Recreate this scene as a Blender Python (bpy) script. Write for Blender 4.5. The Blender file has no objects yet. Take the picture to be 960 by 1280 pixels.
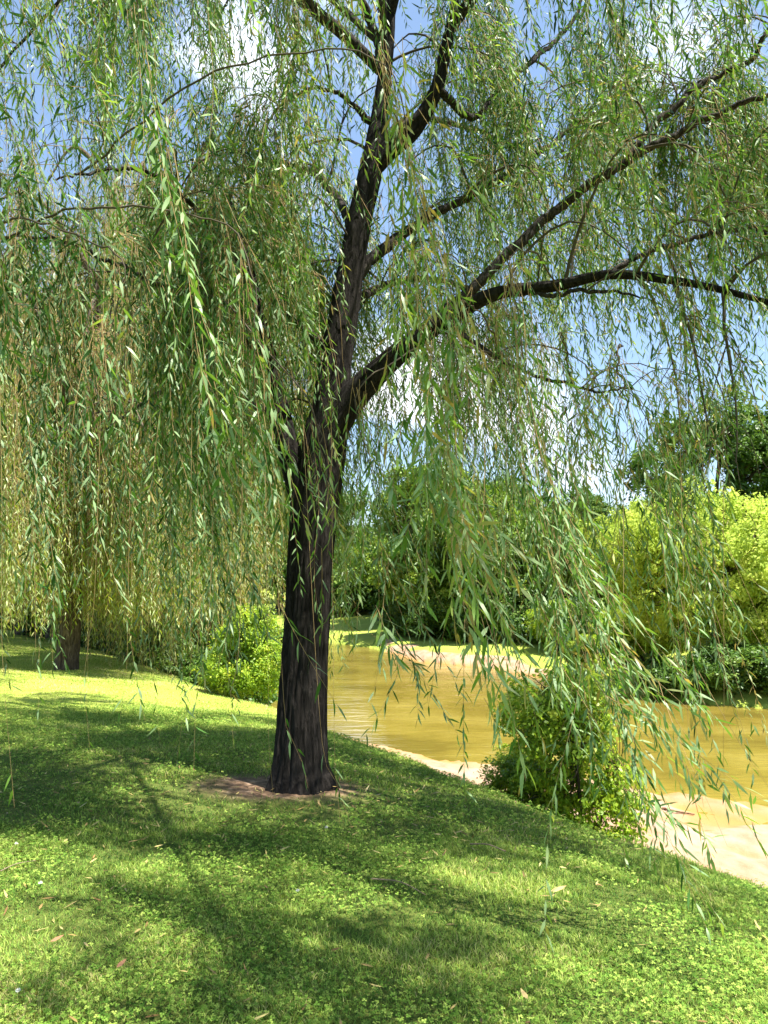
import bpy, math, random
import numpy as np
R = np.random.default_rng(11)
random.seed(5)
C = bpy.context.scene.collection
SC = bpy.context.scene

# ------------------------------------------------------------------ camera
FPX = 980.0
CAMZ = 1.6
PITCH = math.atan((730 - 640) / FPX)
cam = bpy.data.cameras.new('camera')
camo = bpy.data.objects.new('camera', cam); C.objects.link(camo)
camo.location = (0, 0, CAMZ)
camo.rotation_euler = (math.radians(90) + PITCH, 0, 0)
cam.sensor_fit = 'VERTICAL'; cam.sensor_height = 24
cam.lens = 24 * FPX / 1280
cam.clip_start = 0.05; cam.clip_end = 3000
SC.camera = camo

def px(u, v, d):
    """world point seen at photo pixel (u, v) at distance y = d"""
    x = (u - 480) / FPX; y = (640 - v) / FPX
    fy = math.cos(PITCH) - y * math.sin(PITCH)
    fz = math.sin(PITCH) + y * math.cos(PITCH)
    return np.array([x / fy * d, d, CAMZ + fz / fy * d])

def proj(P):
    dx = P[..., 0]; dy = P[..., 1]; dz = P[..., 2] - CAMZ
    f = dy * math.cos(PITCH) + dz * math.sin(PITCH)
    up = -dy * math.sin(PITCH) + dz * math.cos(PITCH)
    f = np.where(f < 0.05, 0.05, f)
    return 480 + FPX * dx / f, 640 - FPX * up / f, f

# ------------------------------------------------------------------ numeric helpers
def unit(a):
    return a / np.maximum(np.linalg.norm(a, axis=-1, keepdims=True), 1e-9)

def hash3(i, j, k):
    h = (i * 374761393 + j * 668265263 + k * 2147483647 + 1013904223) & 0xffffffff
    h = ((h ^ (h >> 13)) * 1274126177) & 0xffffffff
    return ((h ^ (h >> 16)) & 0xffff) / 65535.0

def noise(P):
    P = np.asarray(P, float)
    i = np.floor(P).astype(np.int64); f = P - i; f = f * f * (3 - 2 * f)
    o = 0
    for a in (0, 1):
        for b in (0, 1):
            for c in (0, 1):
                w = (f[..., 0] if a else 1 - f[..., 0]) * (f[..., 1] if b else 1 - f[..., 1]) * (f[..., 2] if c else 1 - f[..., 2])
                o = o + w * hash3(i[..., 0] + a, i[..., 1] + b, i[..., 2] + c)
    return o * 2 - 1

def fbm(P, n=4):
    o = 0; a = 1.0
    P = np.asarray(P, float)
    for k in range(n):
        o = o + a * noise(P * (2 ** k) + 17.3 * k); a *= .5
    return o

def sstep(a, b, x):
    t = np.clip((x - a) / (b - a), 0, 1)
    return t * t * (3 - 2 * t)

def raw_mesh(name, V, loops, starts, mat, attrs=None, smooth=False):
    me = bpy.data.meshes.new(name)
    me.vertices.add(len(V)); me.vertices.foreach_set('co', np.ascontiguousarray(V, np.float32).ravel())
    me.loops.add(len(loops)); me.loops.foreach_set('vertex_index', np.ascontiguousarray(loops, np.int32))
    me.polygons.add(len(starts)); me.polygons.foreach_set('loop_start', np.ascontiguousarray(starts, np.int32))
    if smooth: me.polygons.foreach_set('use_smooth', np.ones(len(starts), bool))
    for k, a in (attrs or {}).items():
        at = me.attributes.new(k, 'FLOAT', 'POINT'); at.data.foreach_set('value', np.ascontiguousarray(a, np.float32))
    me.materials.append(mat)
    me.update(calc_edges=True)
    return me

def cards(name, V, faces, mat, rnd):
    """V (n,k,3) copies of one small template with faces; rnd (n,)"""
    n, k, _ = V.shape
    tl = np.concatenate([np.array(f) for f in faces]); ts = np.cumsum([0] + [len(f) for f in faces[:-1]])
    loops = (np.arange(n)[:, None] * k + tl[None]).ravel()
    starts = (np.arange(n)[:, None] * len(tl) + ts[None]).ravel()
    return raw_mesh(name, V.reshape(-1, 3), loops, starts, mat, {'rnd': np.repeat(rnd, k)})

def tubes(name, paths, radii, sides, mat, extra=None, disp=None):
    """many polylines (each (m,3)) -> one mesh of tubes; sides an int"""
    VV = []; LL = []; base = 0
    for P, r in zip(paths, radii):
        P = np.asarray(P, float); r = np.asarray(r, float); m = len(P)
        T = unit(np.gradient(P, axis=0))
        ref = np.array([0.31, 0.87, 0.12]) if abs(T[:, 2]).mean() > .6 else np.array([0.05, 0.02, 1.0])
        A = unit(np.cross(T, ref)); B = np.cross(T, A)
        th = np.linspace(0, 2 * math.pi, sides, endpoint=False)
        rr = r[:, None] * np.ones(sides)[None]
        if disp is not None: rr = disp(P, r, th, rr)
        V = P[:, None] + rr[..., None] * (np.cos(th)[None, :, None] * A[:, None] + np.sin(th)[None, :, None] * B[:, None])
        VV.append(V.reshape(-1, 3))
        i = np.arange(m - 1)[:, None]; j = np.arange(sides)[None]; j2 = (j + 1) % sides
        Q = np.stack([i * sides + j, i * sides + j2, (i + 1) * sides + j2, (i + 1) * sides + j], -1).reshape(-1, 4)
        LL.append(Q + base); base += m * sides
    V = np.concatenate(VV); Q = np.concatenate(LL)
    return raw_mesh(name, V, Q.ravel(), np.arange(len(Q)) * 4, mat, None, True)

def spline(pts, n):
    """catmull-rom through rows of pts -> n samples"""
    P = np.asarray(pts, float)
    P = np.vstack([2 * P[0] - P[1], P, 2 * P[-1] - P[-2]])
    t = np.linspace(0, len(P) - 3 - 1e-6, n); i = t.astype(int); f = (t - i)[:, None]
    a, b, c, d = P[i], P[i + 1], P[i + 2], P[i + 3]
    return .5 * (2 * b + (c - a) * f + (2 * a - 5 * b + 4 * c - d) * f ** 2 + (3 * b - a - 3 * c + d) * f ** 3)

# ------------------------------------------------------------------ objects
def link(name, me, parent=None):
    o = bpy.data.objects.new(name, me); C.objects.link(o)
    if parent is not None: o.parent = parent
    return o

def tag(o, label=None, cat=None, group=None, kind=None):
    if label: o['label'] = label
    if cat: o['category'] = cat
    if group: o['group'] = group
    if kind: o['kind'] = kind
    return o

def empty(name, loc):
    o = bpy.data.objects.new(name, None); C.objects.link(o); o.location = loc
    return o

def dup(root, loc, rz, sc, label, group=None, tint=0.5):
    r = root.copy(); C.objects.link(r)
    r.location = loc; r.rotation_euler = (0, 0, rz); r.scale = sc if hasattr(sc, '__len__') else (sc, sc, sc)
    r['label'] = label
    if group: r['group'] = group
    elif 'group' in r: del r['group']
    for ch in root.children:
        c = ch.copy(); C.objects.link(c); c.parent = r
    return r

# ------------------------------------------------------------------ materials
def mat(name):
    m = bpy.data.materials.new(name); m.use_nodes = True
    nt = m.node_tree; nt.nodes.clear()
    return m, nt, nt.nodes.new('ShaderNodeOutputMaterial')

def ramp(nt, stops, fac=None):
    r = nt.nodes.new('ShaderNodeValToRGB'); e = r.color_ramp.elements
    while len(e) > 1: e.remove(e[-1])
    e[0].position = stops[0][0]; e[0].color = (*stops[0][1], 1)
    for p, c in stops[1:]:
        x = e.new(p); x.color = (*c, 1)
    if fac is not None: nt.links.new(fac, r.inputs[0])
    return r.outputs[0]

def nz(nt, scale, detail=4, rough=.55, vec=None, dist=0):
    n = nt.nodes.new('ShaderNodeTexNoise'); n.inputs['Scale'].default_value = scale
    n.inputs['Detail'].default_value = detail; n.inputs['Roughness'].default_value = rough
    n.inputs['Distortion'].default_value = dist
    if vec is not None: nt.links.new(vec, n.inputs['Vector'])
    return n.outputs['Fac']

def geo(nt, out='Position'):
    return nt.nodes.new('ShaderNodeNewGeometry').outputs[out]

def mapping(nt, vec, scale):
    m = nt.nodes.new('ShaderNodeMapping'); m.inputs['Scale'].default_value = scale
    nt.links.new(vec, m.inputs['Vector']); return m.outputs[0]

def mixc(nt, f, a, b):
    m = nt.nodes.new('ShaderNodeMix'); m.data_type = 'RGBA'
    for s, v in ((m.inputs[0], f), (m.inputs[6], a), (m.inputs[7], b)):
        if hasattr(v, 'node'): nt.links.new(v, s)
        elif isinstance(v, (int, float)): s.default_value = v
        else: s.default_value = (*v, 1)
    return m.outputs[2]

def attr(nt, name):
    a = nt.nodes.new('ShaderNodeAttribute'); a.attribute_name = name; return a.outputs['Fac']

def math_(nt, op, a, b=0.0):
    m = nt.nodes.new('ShaderNodeMath'); m.operation = op
    for s, v in ((m.inputs[0], a), (m.inputs[1], b)):
        if hasattr(v, 'node'): nt.links.new(v, s)
        else: s.default_value = v
    return m.outputs[0]

def bump(nt, h, strength, dist):
    b = nt.nodes.new('ShaderNodeBump'); b.inputs['Strength'].default_value = strength
    b.inputs['Distance'].default_value = dist; nt.links.new(h, b.inputs['Height'])
    return b.outputs[0]

def leaf_mat(name, stops, back=None, transl=.4, rough=.45, spec=.35, tgain=(1.25, 1.2, .6)):
    m, nt, out = mat(name)
    col = ramp(nt, stops, attr(nt, 'rnd'))
    p = nt.nodes.new('ShaderNodeBsdfPrincipled')
    p.inputs['Roughness'].default_value = rough; p.inputs['Specular IOR Level'].default_value = spec
    c2 = col
    if back is not None:
        c2 = mixc(nt, math_(nt, 'MULTIPLY', geo(nt, 'Backfacing'), .75), col, back)
    nt.links.new(c2, p.inputs['Base Color'])
    t = nt.nodes.new('ShaderNodeBsdfTranslucent')
    g = nt.nodes.new('ShaderNodeMix'); g.data_type = 'RGBA'; g.blend_type = 'MULTIPLY'; g.inputs[0].default_value = 1
    nt.links.new(col, g.inputs[6]); g.inputs[7].default_value = (*tgain, 1)
    nt.links.new(g.outputs[2], t.inputs['Color'])
    mx = nt.nodes.new('ShaderNodeMixShader'); mx.inputs[0].default_value = transl
    nt.links.new(p.outputs[0], mx.inputs[1]); nt.links.new(t.outputs[0], mx.inputs[2])
    nt.links.new(mx.outputs[0], out.inputs[0])
    return m

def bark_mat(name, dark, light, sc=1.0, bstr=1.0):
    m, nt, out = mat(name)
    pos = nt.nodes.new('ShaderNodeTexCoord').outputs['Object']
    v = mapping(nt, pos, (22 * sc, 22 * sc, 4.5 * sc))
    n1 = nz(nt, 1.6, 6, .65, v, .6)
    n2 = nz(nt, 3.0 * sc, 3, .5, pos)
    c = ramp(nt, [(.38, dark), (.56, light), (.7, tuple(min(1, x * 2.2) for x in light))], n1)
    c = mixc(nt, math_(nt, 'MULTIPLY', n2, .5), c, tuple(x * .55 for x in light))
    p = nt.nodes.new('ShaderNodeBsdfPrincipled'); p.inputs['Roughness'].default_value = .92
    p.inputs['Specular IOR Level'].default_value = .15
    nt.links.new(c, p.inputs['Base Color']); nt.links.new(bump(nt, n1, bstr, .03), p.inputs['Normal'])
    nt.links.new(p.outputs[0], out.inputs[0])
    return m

M_willow = leaf_mat('willow_leaf', [(0, (.018, .06, .012)), (.4, (.065, .17, .03)), (.75, (.18, .32, .055)), (.95, (.32, .40, .09)), (1, (.38, .30, .10))],
                    back=(.30, .43, .20), transl=.45, rough=.42, spec=.32)
M_willow_far = leaf_mat('far_willow_leaf', [(0, (.05, .11, .015)), (.4, (.17, .27, .035)), (.85, (.42, .48, .09)), (1, (.5, .4, .16))],
                        back=(.36, .42, .2), transl=.45, rough=.45)
M_dark = leaf_mat('dark_leaf', [(0, (.035, .09, .015)), (.6, (.085, .17, .025)), (1, (.18, .27, .045))], transl=.3)
M_mid = leaf_mat('mid_leaf', [(0, (.07, .15, .02)), (.6, (.17, .28, .035)), (1, (.32, .42, .06))], transl=.38)
M_lime = leaf_mat('lime_leaf', [(0, (.33, .45, .06)), (.6, (.48, .58, .09)), (1, (.62, .66, .14))], tgain=(1.1, 1.15, .9), transl=.45, rough=.6, spec=.2)
M_tall = leaf_mat('tall_leaf', [(0, (.13, .2, .02)), (.6, (.26, .34, .04)), (1, (.42, .44, .07))], transl=.42)
M_bush = leaf_mat('bush_leaf', [(0, (.13, .24, .02)), (.6, (.28, .42, .035)), (1, (.48, .54, .06))], transl=.42)
M_blade = leaf_mat('grass_blade', [(0, (.04, .11, .02)), (.45, (.20, .33, .055)), (.8, (.40, .5, .11)), (1, (.56, .5, .22))], transl=.35, rough=.65, spec=.12)
M_clover = leaf_mat('clover_leaf', [(0, (.06, .14, .018)), (.55, (.18, .31, .045)), (1, (.38, .48, .1))], transl=.3, rough=.7, spec=.08)
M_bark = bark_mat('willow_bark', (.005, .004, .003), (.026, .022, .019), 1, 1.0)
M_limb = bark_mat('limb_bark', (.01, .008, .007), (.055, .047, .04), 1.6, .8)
M_bark2 = bark_mat('far_bark', (.03, .022, .016), (.12, .09, .065), .7, .8)

def flat_mat(name, c, rough=.8, spec=.2):
    m, nt, out = mat(name)
    p = nt.nodes.new('ShaderNodeBsdfPrincipled'); p.inputs['Roughness'].default_value = rough
    p.inputs['Specular IOR Level'].default_value = spec
    n = nz(nt, 30, 3)
    nt.links.new(mixc(nt, n, tuple(x * .7 for x in c), tuple(min(1, x * 1.3) for x in c)), p.inputs['Base Color'])
    nt.links.new(p.outputs[0], out.inputs[0])
    return m
M_twig = flat_mat('twig', (.30, .21, .09))
M_branch = flat_mat('branch', (.075, .06, .04))
M_dead = flat_mat('dead_wood', (.2, .15, .1))

# ------------------------------------------------------------------ terrain
WATER = -1.6
NEAR = np.array([(14, -14), (8.2, -5), (4.7, 1.3), (2.4, 4.9), (1.5, 6.4), (.66, 8.1), (-.76, 10.6), (-3.8, 15.5), (-7.8, 22), (-16, 34), (-30, 50), (-70, 85), (-300, 250)], float)
FAR = np.array([(300, -250), (60, -20), (30, 8), (18, 16), (12, 19.6), (8.6, 22), (6.2, 26.5), (4.2, 30.5), (1.6, 33), (-.2, 39), (-4, 47), (-12, 58), (-30, 78), (-70, 115), (-250, 300)], float)

def sdist(X, Y, line):
    best = np.full(X.shape, 1e9); sg = np.zeros(X.shape)
    for a, b in zip(line[:-1], line[1:]):
        d = b - a; L2 = (d ** 2).sum()
        t = np.clip(((X - a[0]) * d[0] + (Y - a[1]) * d[1]) / L2, 0, 1)
        qx = X - a[0] - t * d[0]; qy = Y - a[1] - t * d[1]
        D = np.hypot(qx, qy); cr = d[0] * qy - d[1] * qx
        m = D < best - 1e-6
        best = np.where(m, D, best); sg = np.where(m, np.where(cr < 0, 1.0, -1.0), sg)
    return best * sg      # positive on the right-hand side of the direction of travel

def terrain(X, Y):
    X = np.asarray(X, float); Y = np.asarray(Y, float)
    P = np.stack([X, Y, np.zeros_like(X)], -1)
    s = sdist(X, Y, NEAR) + .12 * fbm(P * .9, 3)             # >0 towards the river
    f = -sdist(X, Y, FAR) + .35 * fbm(P * .35 + 5, 3)          # >0 towards the river from the far bank
    f = -f                                                   # >0 on the far land
    # near side
    lawn = -.30 + .30 * (1 - np.exp(np.minimum(s, 0) / 1.3)) + .035 * fbm(P * .45 + 9, 3) * sstep(0, -1, s)
    sw = 6.9 - 3.4 * sstep(9.5, 16, Y) - 1.0 * sstep(13, 22, Y)   # where the beach meets the water
    t = np.clip(s / 2.0, 0, 1)
    slope = -.30 - 1.12 * (t * (1.55 - .55 * t))
    beach = -1.34 - .22 * np.clip((s - 2.0) / np.maximum(sw - 2.0, .3), 0, 1) ** .9
    pud = fbm(np.stack([X * .9 + Y * .55, Y * .5 - X * .3, X * 0], -1) * 1.7 + 3, 3)
    beach = beach - .11 * sstep(-.3, 1.0, pud) * sstep(2.4, 3.4, s) + .004 * fbm(P * 6, 3)
    bed = -1.6 - .55 * np.clip((s - sw) / 3.5, 0, 1)
    zn = np.where(s < 0, lawn, np.where(s < 2.0, slope, np.where(s < sw, beach, np.minimum(bed, beach))))
    # far side
    up = -1.6 + .35 * sstep(-.4, .9, f) + .9 * sstep(.5, 13, f) + .5 * sstep(10, 30, f) + .05 * fbm(P * .3, 3)
    zf = np.where(f > -.4, up, -9)
    z = np.maximum(zn, zf)
    return z, s, f, sw, pud

def zat(x, y):
    return float(terrain(np.array([x]), np.array([y]))[0][0])

def axis(lo, hi, n, c, k):
    t = np.linspace(-1, 1, n)
    w = np.sinh(k * t) / math.sinh(k)
    return np.where(w < 0, c + w * (c - lo), c + w * (hi - c))
gx = axis(-600, 600, 520, 1.5, 6.2); gy = axis(-400, 900, 560, 8.0, 6.2)
X, Y = np.meshgrid(gx, gy)
Z, S, F, SWD, PUD = terrain(X, Y)
nxg, nyg = len(gx), len(gy)
sandm = sstep(1.75, 2.15, S) * sstep(-.3, -.7, F)
sandf = sstep(1.6, .2, F + .8 * noise(np.stack([X, Y, X * 0], -1) * .7)) * sstep(-3, -1, F) * sstep(-1, 1, X) * sstep(6.6, 5.2, X) * (S > 8)
sand = np.maximum(sandm * (S < 30), sandf)
tb = np.array([-.72, 6.7])
dirt = np.exp(-(((X - tb[0] + .12) / .62) ** 2 + ((Y - tb[1] + .1) / .4) ** 2) ** 2) * 1.3
i = np.arange(nyg - 1)[:, None]; j = np.arange(nxg - 1)[None]
Q = np.stack([i * nxg + j, i * nxg + j + 1, (i + 1) * nxg + j + 1, (i + 1) * nxg + j], -1).reshape(-1, 4)

m, nt, out = mat('ground')
pos = geo(nt)
g1 = nz(nt, 38, 6, .7, pos); g2 = nz(nt, 1.1, 5, .6, pos); g3 = nz(nt, 160, 3, .6, pos)
grass = ramp(nt, [(.3, (.10, .16, .02)), (.5, (.24, .32, .045)), (.72, (.36, .42, .07))], g1)
grass = mixc(nt, math_(nt, 'MULTIPLY', ramp(nt, [(.4, (0, 0, 0)), (.65, (1, 1, 1))], g2), .6), grass, (.38, .42, .08))
grass = mixc(nt, math_(nt, 'MULTIPLY', ramp(nt, [(.58, (0, 0, 0)), (.72, (1, 1, 1))], nz(nt, 2.7, 4, .6, pos)), .5), grass, (.33, .29, .12))
soil = ramp(nt, [(.3, (.05, .03, .018)), (.55, (.22, .14, .085)), (.75, (.45, .33, .23))], nz(nt, 14, 6, .7, pos))
sn = nz(nt, 3.2, 5, .6, mapping(nt, pos, (1, .6, 1)))
sandc = ramp(nt, [(.32, (.25, .125, .06)), (.45, (.30, .18, .11)), (.58, (.34, .235, .165)), (.8, (.37, .28, .21))], sn)
sandc = mixc(nt, math_(nt, 'MULTIPLY', g3, .35), sandc, (.5, .36, .24))
wet = attr(nt, 'wet')
sandc = mixc(nt, wet, sandc, (.34, .19, .06))
thatch = ramp(nt, [(.3, (.03, .05, .012)), (.6, (.09, .11, .025)), (.8, (.2, .18, .07))], g1)
grass = mixc(nt, attr(nt, 'blades'), grass, thatch)
c = mixc(nt, attr(nt, 'dirt'), grass, soil)
edge = math_(nt, 'ADD', attr(nt, 'sand'), math_(nt, 'MULTIPLY', math_(nt, 'SUBTRACT', nz(nt, 9, 4, .6, pos), .5), .9))
edge = ramp(nt, [(.42, (0, 0, 0)), (.58, (1, 1, 1))], edge)
c = mixc(nt, edge, c, sandc)
p = nt.nodes.new('ShaderNodeBsdfPrincipled'); p.inputs['Roughness'].default_value = .9
p.inputs['Specular IOR Level'].default_value = .15
nt.links.new(c, p.inputs['Base Color'])
hb = math_(nt, 'ADD', math_(nt, 'MULTIPLY', g3, .5), g1)
nt.links.new(bump(nt, hb, .7, .02), p.inputs['Normal'])
nt.links.new(p.outputs[0], out.inputs[0])
wetv = sstep(.11, .0, Z - WATER)
dirt_v = np.clip(dirt * 1.25 + .55 * dirt * noise(np.stack([X, Y, X * 0], -1) * 6), 0, 1)
me = raw_mesh('ground', np.stack([X, Y, Z], -1).reshape(-1, 3), Q.ravel(), np.arange(len(Q)) * 4, m,
              {'sand': sand.ravel(), 'dirt': dirt_v.ravel(), 'wet': wetv.ravel(), 'blades': (.85 * sstep(11.5, 7.5, Y) * sstep(-8, -3, Y)).ravel()}, True)
tag(link('ground', me), kind='structure')

# water: a thin muddy sheet over the bed
m, nt, out = mat('river_water')
pos = geo(nt)
w1 = nz(nt, 1.0, 3, .5, mapping(nt, pos, (1.2, 3.5, 1)))
w2 = nz(nt, 9.0, 3, .5, mapping(nt, pos, (1, 2, 1)))
cc = ramp(nt, [(.35, (.135, .103, .018)), (.5, (.195, .15, .026)), (.68, (.26, .205, .045))], nz(nt, .35, 4, .6, pos))
p = nt.nodes.new('ShaderNodeBsdfPrincipled'); p.inputs['Roughness'].default_value = .035
p.inputs['IOR'].default_value = 1.45; p.inputs['Specular IOR Level'].default_value = .5
nt.links.new(cc, p.inputs['Base Color'])
hh = math_(nt, 'ADD', w1, math_(nt, 'MULTIPLY', w2, .18))
nt.links.new(bump(nt, hh, .35, .05), p.inputs['Normal'])
nt.links.new(p.outputs[0], out.inputs[0])
wv = np.array([(-400, -300, WATER), (400, -300, WATER), (400, 500, WATER), (-400, 500, WATER)], float)
tag(link('river_water', raw_mesh('river_water', wv, np.arange(4), np.array([0]), m)), kind='structure')

# ------------------------------------------------------------------ willow leaves and whips
LEAF_F = [(0, 1, 2), (1, 3, 4, 2), (3, 5, 4)]
def leaf_cards(P, D, N, L, W, bend):
    D = unit(D); Sd = unit(np.cross(D, N)); N = np.cross(Sd, D)
    L = L[:, None]; W = W[:, None]; b = bend[:, None]
    def at(t, w): return P + D * L * t - N * L * b * t * t + Sd * W * w
    return np.stack([P, at(.33, -.5) + N * W * .12, at(.33, .5) + N * W * .12, at(.7, -.36) + N * W * .08, at(.7, .36) + N * W * .08, at(1, 0)], 1)

def whip_paths(O, D, L, drift, step=.06, maxn=60, stiff=.22):
    stiff = np.broadcast_to(np.asarray(stiff, float), (len(O),))[:, None]
    """O origins, D start dirs, L lengths; falls into a hanging line"""
    n = len(O); nst = int(min(maxn, math.ceil(L.max() / step)))
    P = np.zeros((n, nst + 1, 3)); P[:, 0] = O
    d = unit(D); fin = unit(np.stack([drift[:, 0], drift[:, 1], -np.ones(n)], 1))
    wob = R.uniform(0, 6.28, (n, 2)); wa = R.uniform(.03, .16, n)
    for k in range(nst):
        f = 1 - np.exp(-step / stiff)
        d = unit(d * (1 - f) + fin * f)
        w = np.stack([np.sin(wob[:, 0] + k * .35) * wa, np.cos(wob[:, 1] + k * .27) * wa, np.zeros(n)], 1)
        P[:, k + 1] = P[:, k] + unit(d + w) * step
    cnt = np.clip((L / step).astype(int), 3, nst)
    return P, cnt

def willow_foliage(P, cnt, step, spacing, Lf, Wf, leafy, rndbase):
    """leaves down every whip; leafy (n,) start fraction below which no leaves"""
    n = len(P); Os = []; Ds = []; Rn = []; T = []
    maxL = cnt.max() * step
    k = 0
    s = 0.04
    side = R.uniform(0, 6.28, n)
    while s < maxL:
        idx = np.where((s / step < cnt - .2) & (s >= leafy * cnt * step) & (R.random(n) > .12))[0]
        if len(idx):
            f = s / step; i0 = min(int(f), P.shape[1] - 2); fr = f - i0
            q = P[idx, i0] * (1 - fr) + P[idx, i0 + 1] * fr
            t = unit(P[idx, i0 + 1] - P[idx, i0])
            ang = side[idx] + k * 2.4 + R.normal(0, .4, len(idx))
            a = unit(np.cross(t, np.array([.3, .9, .15]))); b = np.cross(t, a)
            rad = np.cos(ang)[:, None] * a + np.sin(ang)[:, None] * b
            sp = R.uniform(.4, 1.35, len(idx))[:, None]
            dd = unit(t * .8 + rad * sp + np.array([0, 0, -.38]) + R.normal(0, .2, (len(idx), 3)))
            Os.append(q); Ds.append(dd); T.append(rad * .7 - t * .5)
            endf = (s / (cnt[idx] * step))
            Rn.append(np.clip(rndbase[idx] + R.normal(0, .17, len(idx)) + .12 * (endf > .85), 0, 1))
        s += spacing * R.uniform(.8, 1.2); k += 1
    O = np.concatenate(Os); D = np.concatenate(Ds); N = np.concatenate(T); rn = np.concatenate(Rn)
    m_ = len(O)
    N = unit(N + R.normal(0, .45, (m_, 3)))
    L = R.uniform(*Lf, m_); W = R.uniform(*Wf, m_)
    return leaf_cards(O, D, N, L, W, R.uniform(.02, .28, m_)), rn

def whip_tubes(P, cnt, r0, sides=3, skip=3):
    VV = []; QQ = []; base = 0
    th = np.linspace(0, 2 * math.pi, sides, endpoint=False)
    for c in np.unique(cnt):
        idx = np.where(cnt == c)[0]
        ks = np.unique(np.r_[np.arange(0, c + 1, skip), c]); q = P[idx][:, ks]
        m_ = len(ks); T = unit(np.gradient(q, axis=1))
        A = unit(np.cross(T, np.array([.3, .9, .15]))); B = np.cross(T, A)
        rr = (r0 * np.linspace(1, .35, m_))[None, :, None, None]
        V = q[:, :, None] + rr * (np.cos(th)[:, None] * A[:, :, None] + np.sin(th)[:, None] * B[:, :, None])
        n = len(idx); VV.append(V.reshape(-1, 3))
        i = np.arange(m_ - 1)[:, None]; j = np.arange(sides)[None]; j2 = (j + 1) % sides
        Qd = np.stack([i * sides + j, i * sides + j2, (i + 1) * sides + j2, (i + 1) * sides + j], -1).reshape(-1, 4)
        QQ.append((Qd[None] + (base + np.arange(n) * m_ * sides)[:, None, None]).reshape(-1, 4)); base += n * m_ * sides
    return np.concatenate(VV), np.concatenate(QQ)

# ------------------------------------------------------------------ the big willow
# every row: photo column, photo row, distance from camera, width in photo pixels
def limb(rows, n=None):
    A = np.array([[*px(u, v, d), .5 * w * (.9 if w > 24 else .8) / FPX * d] for u, v, d, w in rows])
    S_ = spline(A, n or 14 * len(rows))
    return S_[:, :3], np.maximum(S_[:, 3], .004)

TW = .77
trunk_rows = [(373, 1000, 6.62, 108), (374, 978, 6.62, 92), (374, 955, 6.63, 82), (377, 890, 6.65, 75), (381, 820, 6.68, 71), (385, 760, 6.7, 69), (388, 700, 6.7, 70), (392, 645, 6.7, 74), (398, 600, 6.7, 76), (404, 560, 6.7, 72), (409, 528, 6.7, 64)]
stem_rows = [(404, 575, 6.7, 60), (408, 540, 6.7, 57), (414, 500, 6.7, 50), (420, 450, 6.7, 44), (430, 390, 6.7, 40), (441, 320, 6.72, 37), (455, 250, 6.75, 36), (466, 200, 6.78, 33), (474, 150, 6.8, 26), (481, 95, 6.8, 22), (486, 45, 6.8, 19), (489, -20, 6.8, 17), (493, -110, 6.8, 13), (488, -230, 6.8, 9), (495, -340, 6.8, 4)]
L = {}
L['left_stem'] = [(388, 665, 6.7, 40), (376, 615, 6.7, 37), (365, 575, 6.7, 33), (355, 540, 6.72, 29), (347, 490, 6.75, 24), (337, 440, 6.8, 19), (324, 385, 6.85, 14), (312, 330, 6.9, 10), (302, 290, 7.0, 7), (286, 250, 7.1, 5), (262, 225, 7.2, 3)]
L['a'] = [(405, 560, 6.7, 50), (420, 525, 6.65, 47), (440, 498, 6.6, 41), (470, 466, 6.5, 34), (512, 430, 6.35, 28), (560, 397, 6.2, 25), (620, 367, 6.0, 21), (695, 357, 5.8, 18), (765, 343, 5.6, 15), (850, 352, 5.4, 12), (920, 367, 5.2, 10), (985, 388, 5.0, 8), (1060, 430, 4.8, 5)]
L['b'] = [(540, 408, 6.25, 20), (580, 372, 6.3, 18), (622, 322, 6.35, 16), (662, 288, 6.35, 16), (708, 250, 6.3, 15), (752, 222, 6.2, 14), (795, 193, 6.1, 13), (850, 163, 6.0, 11), (900, 136, 5.9, 10), (960, 116, 5.8, 8), (1040, 95, 5.6, 6)]
L['c'] = [(788, 197, 6.1, 13), (806, 166, 6.1, 12), (835, 138, 6.1, 11), (880, 106, 6.1, 9), (940, 80, 6.0, 8), (962, 40, 5.9, 7), (985, 0, 5.9, 5), (1010, -60, 5.9, 3)]
L['d'] = [(436, 360, 6.72, 22), (480, 305, 6.9, 17), (540, 262, 7.1, 14), (600, 228, 7.2, 12), (640, 203, 7.3, 11), (690, 172, 7.4, 9), (735, 142, 7.5, 8), (790, 134, 7.5, 6), (850, 128, 7.6, 4), (920, 150, 7.6, 3)]
L['e'] = [(470, 205, 6.78, 30), (488, 186, 6.76, 28), (512, 165, 6.72, 26), (532, 138, 6.68, 24), (546, 108, 6.65, 21), (556, 65, 6.6, 18), (566, 20, 6.55, 16), (574, -40, 6.5, 13), (600, -120, 6.3, 10), (640, -200, 6.0, 6), (690, -240, 5.6, 3)]
L['f'] = [(480, 110, 6.8, 20), (468, 75, 6.78, 17), (456, 35, 6.74, 14), (444, -10, 6.7, 12), (432, -90, 6.6, 9), (400, -200, 6.4, 7), (350, -280, 6.2, 5), (290, -320, 5.9, 3)]
L['g'] = [(462, 152, 6.78, 12), (448, 133, 6.7, 9), (425, 116, 6.6, 7), (396, 114, 6.5, 6), (370, 124, 6.4, 5), (344, 142, 6.3, 4), (330, 170, 6.2, 2)]
L['h'] = [(765, 344, 5.6, 11), (790, 326, 5.6, 9), (815, 312, 5.6, 8), (858, 300, 5.6, 7), (900, 297, 5.6, 7), (940, 297, 5.6, 6), (975, 318, 5.5, 5), (1020, 350, 5.4, 3)]
L['i'] = [(640, 364, 5.95, 9), (690, 372, 5.8, 7), (730, 368, 5.7, 6), (780, 366, 5.6, 4), (815, 378, 5.5, 2)]
L['j'] = [(560, 400, 6.2, 10), (600, 440, 6.0, 7), (640, 465, 5.9, 6), (690, 481, 5.8, 5), (740, 488, 5.7, 4), (792, 486, 5.6, 3)]
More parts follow.
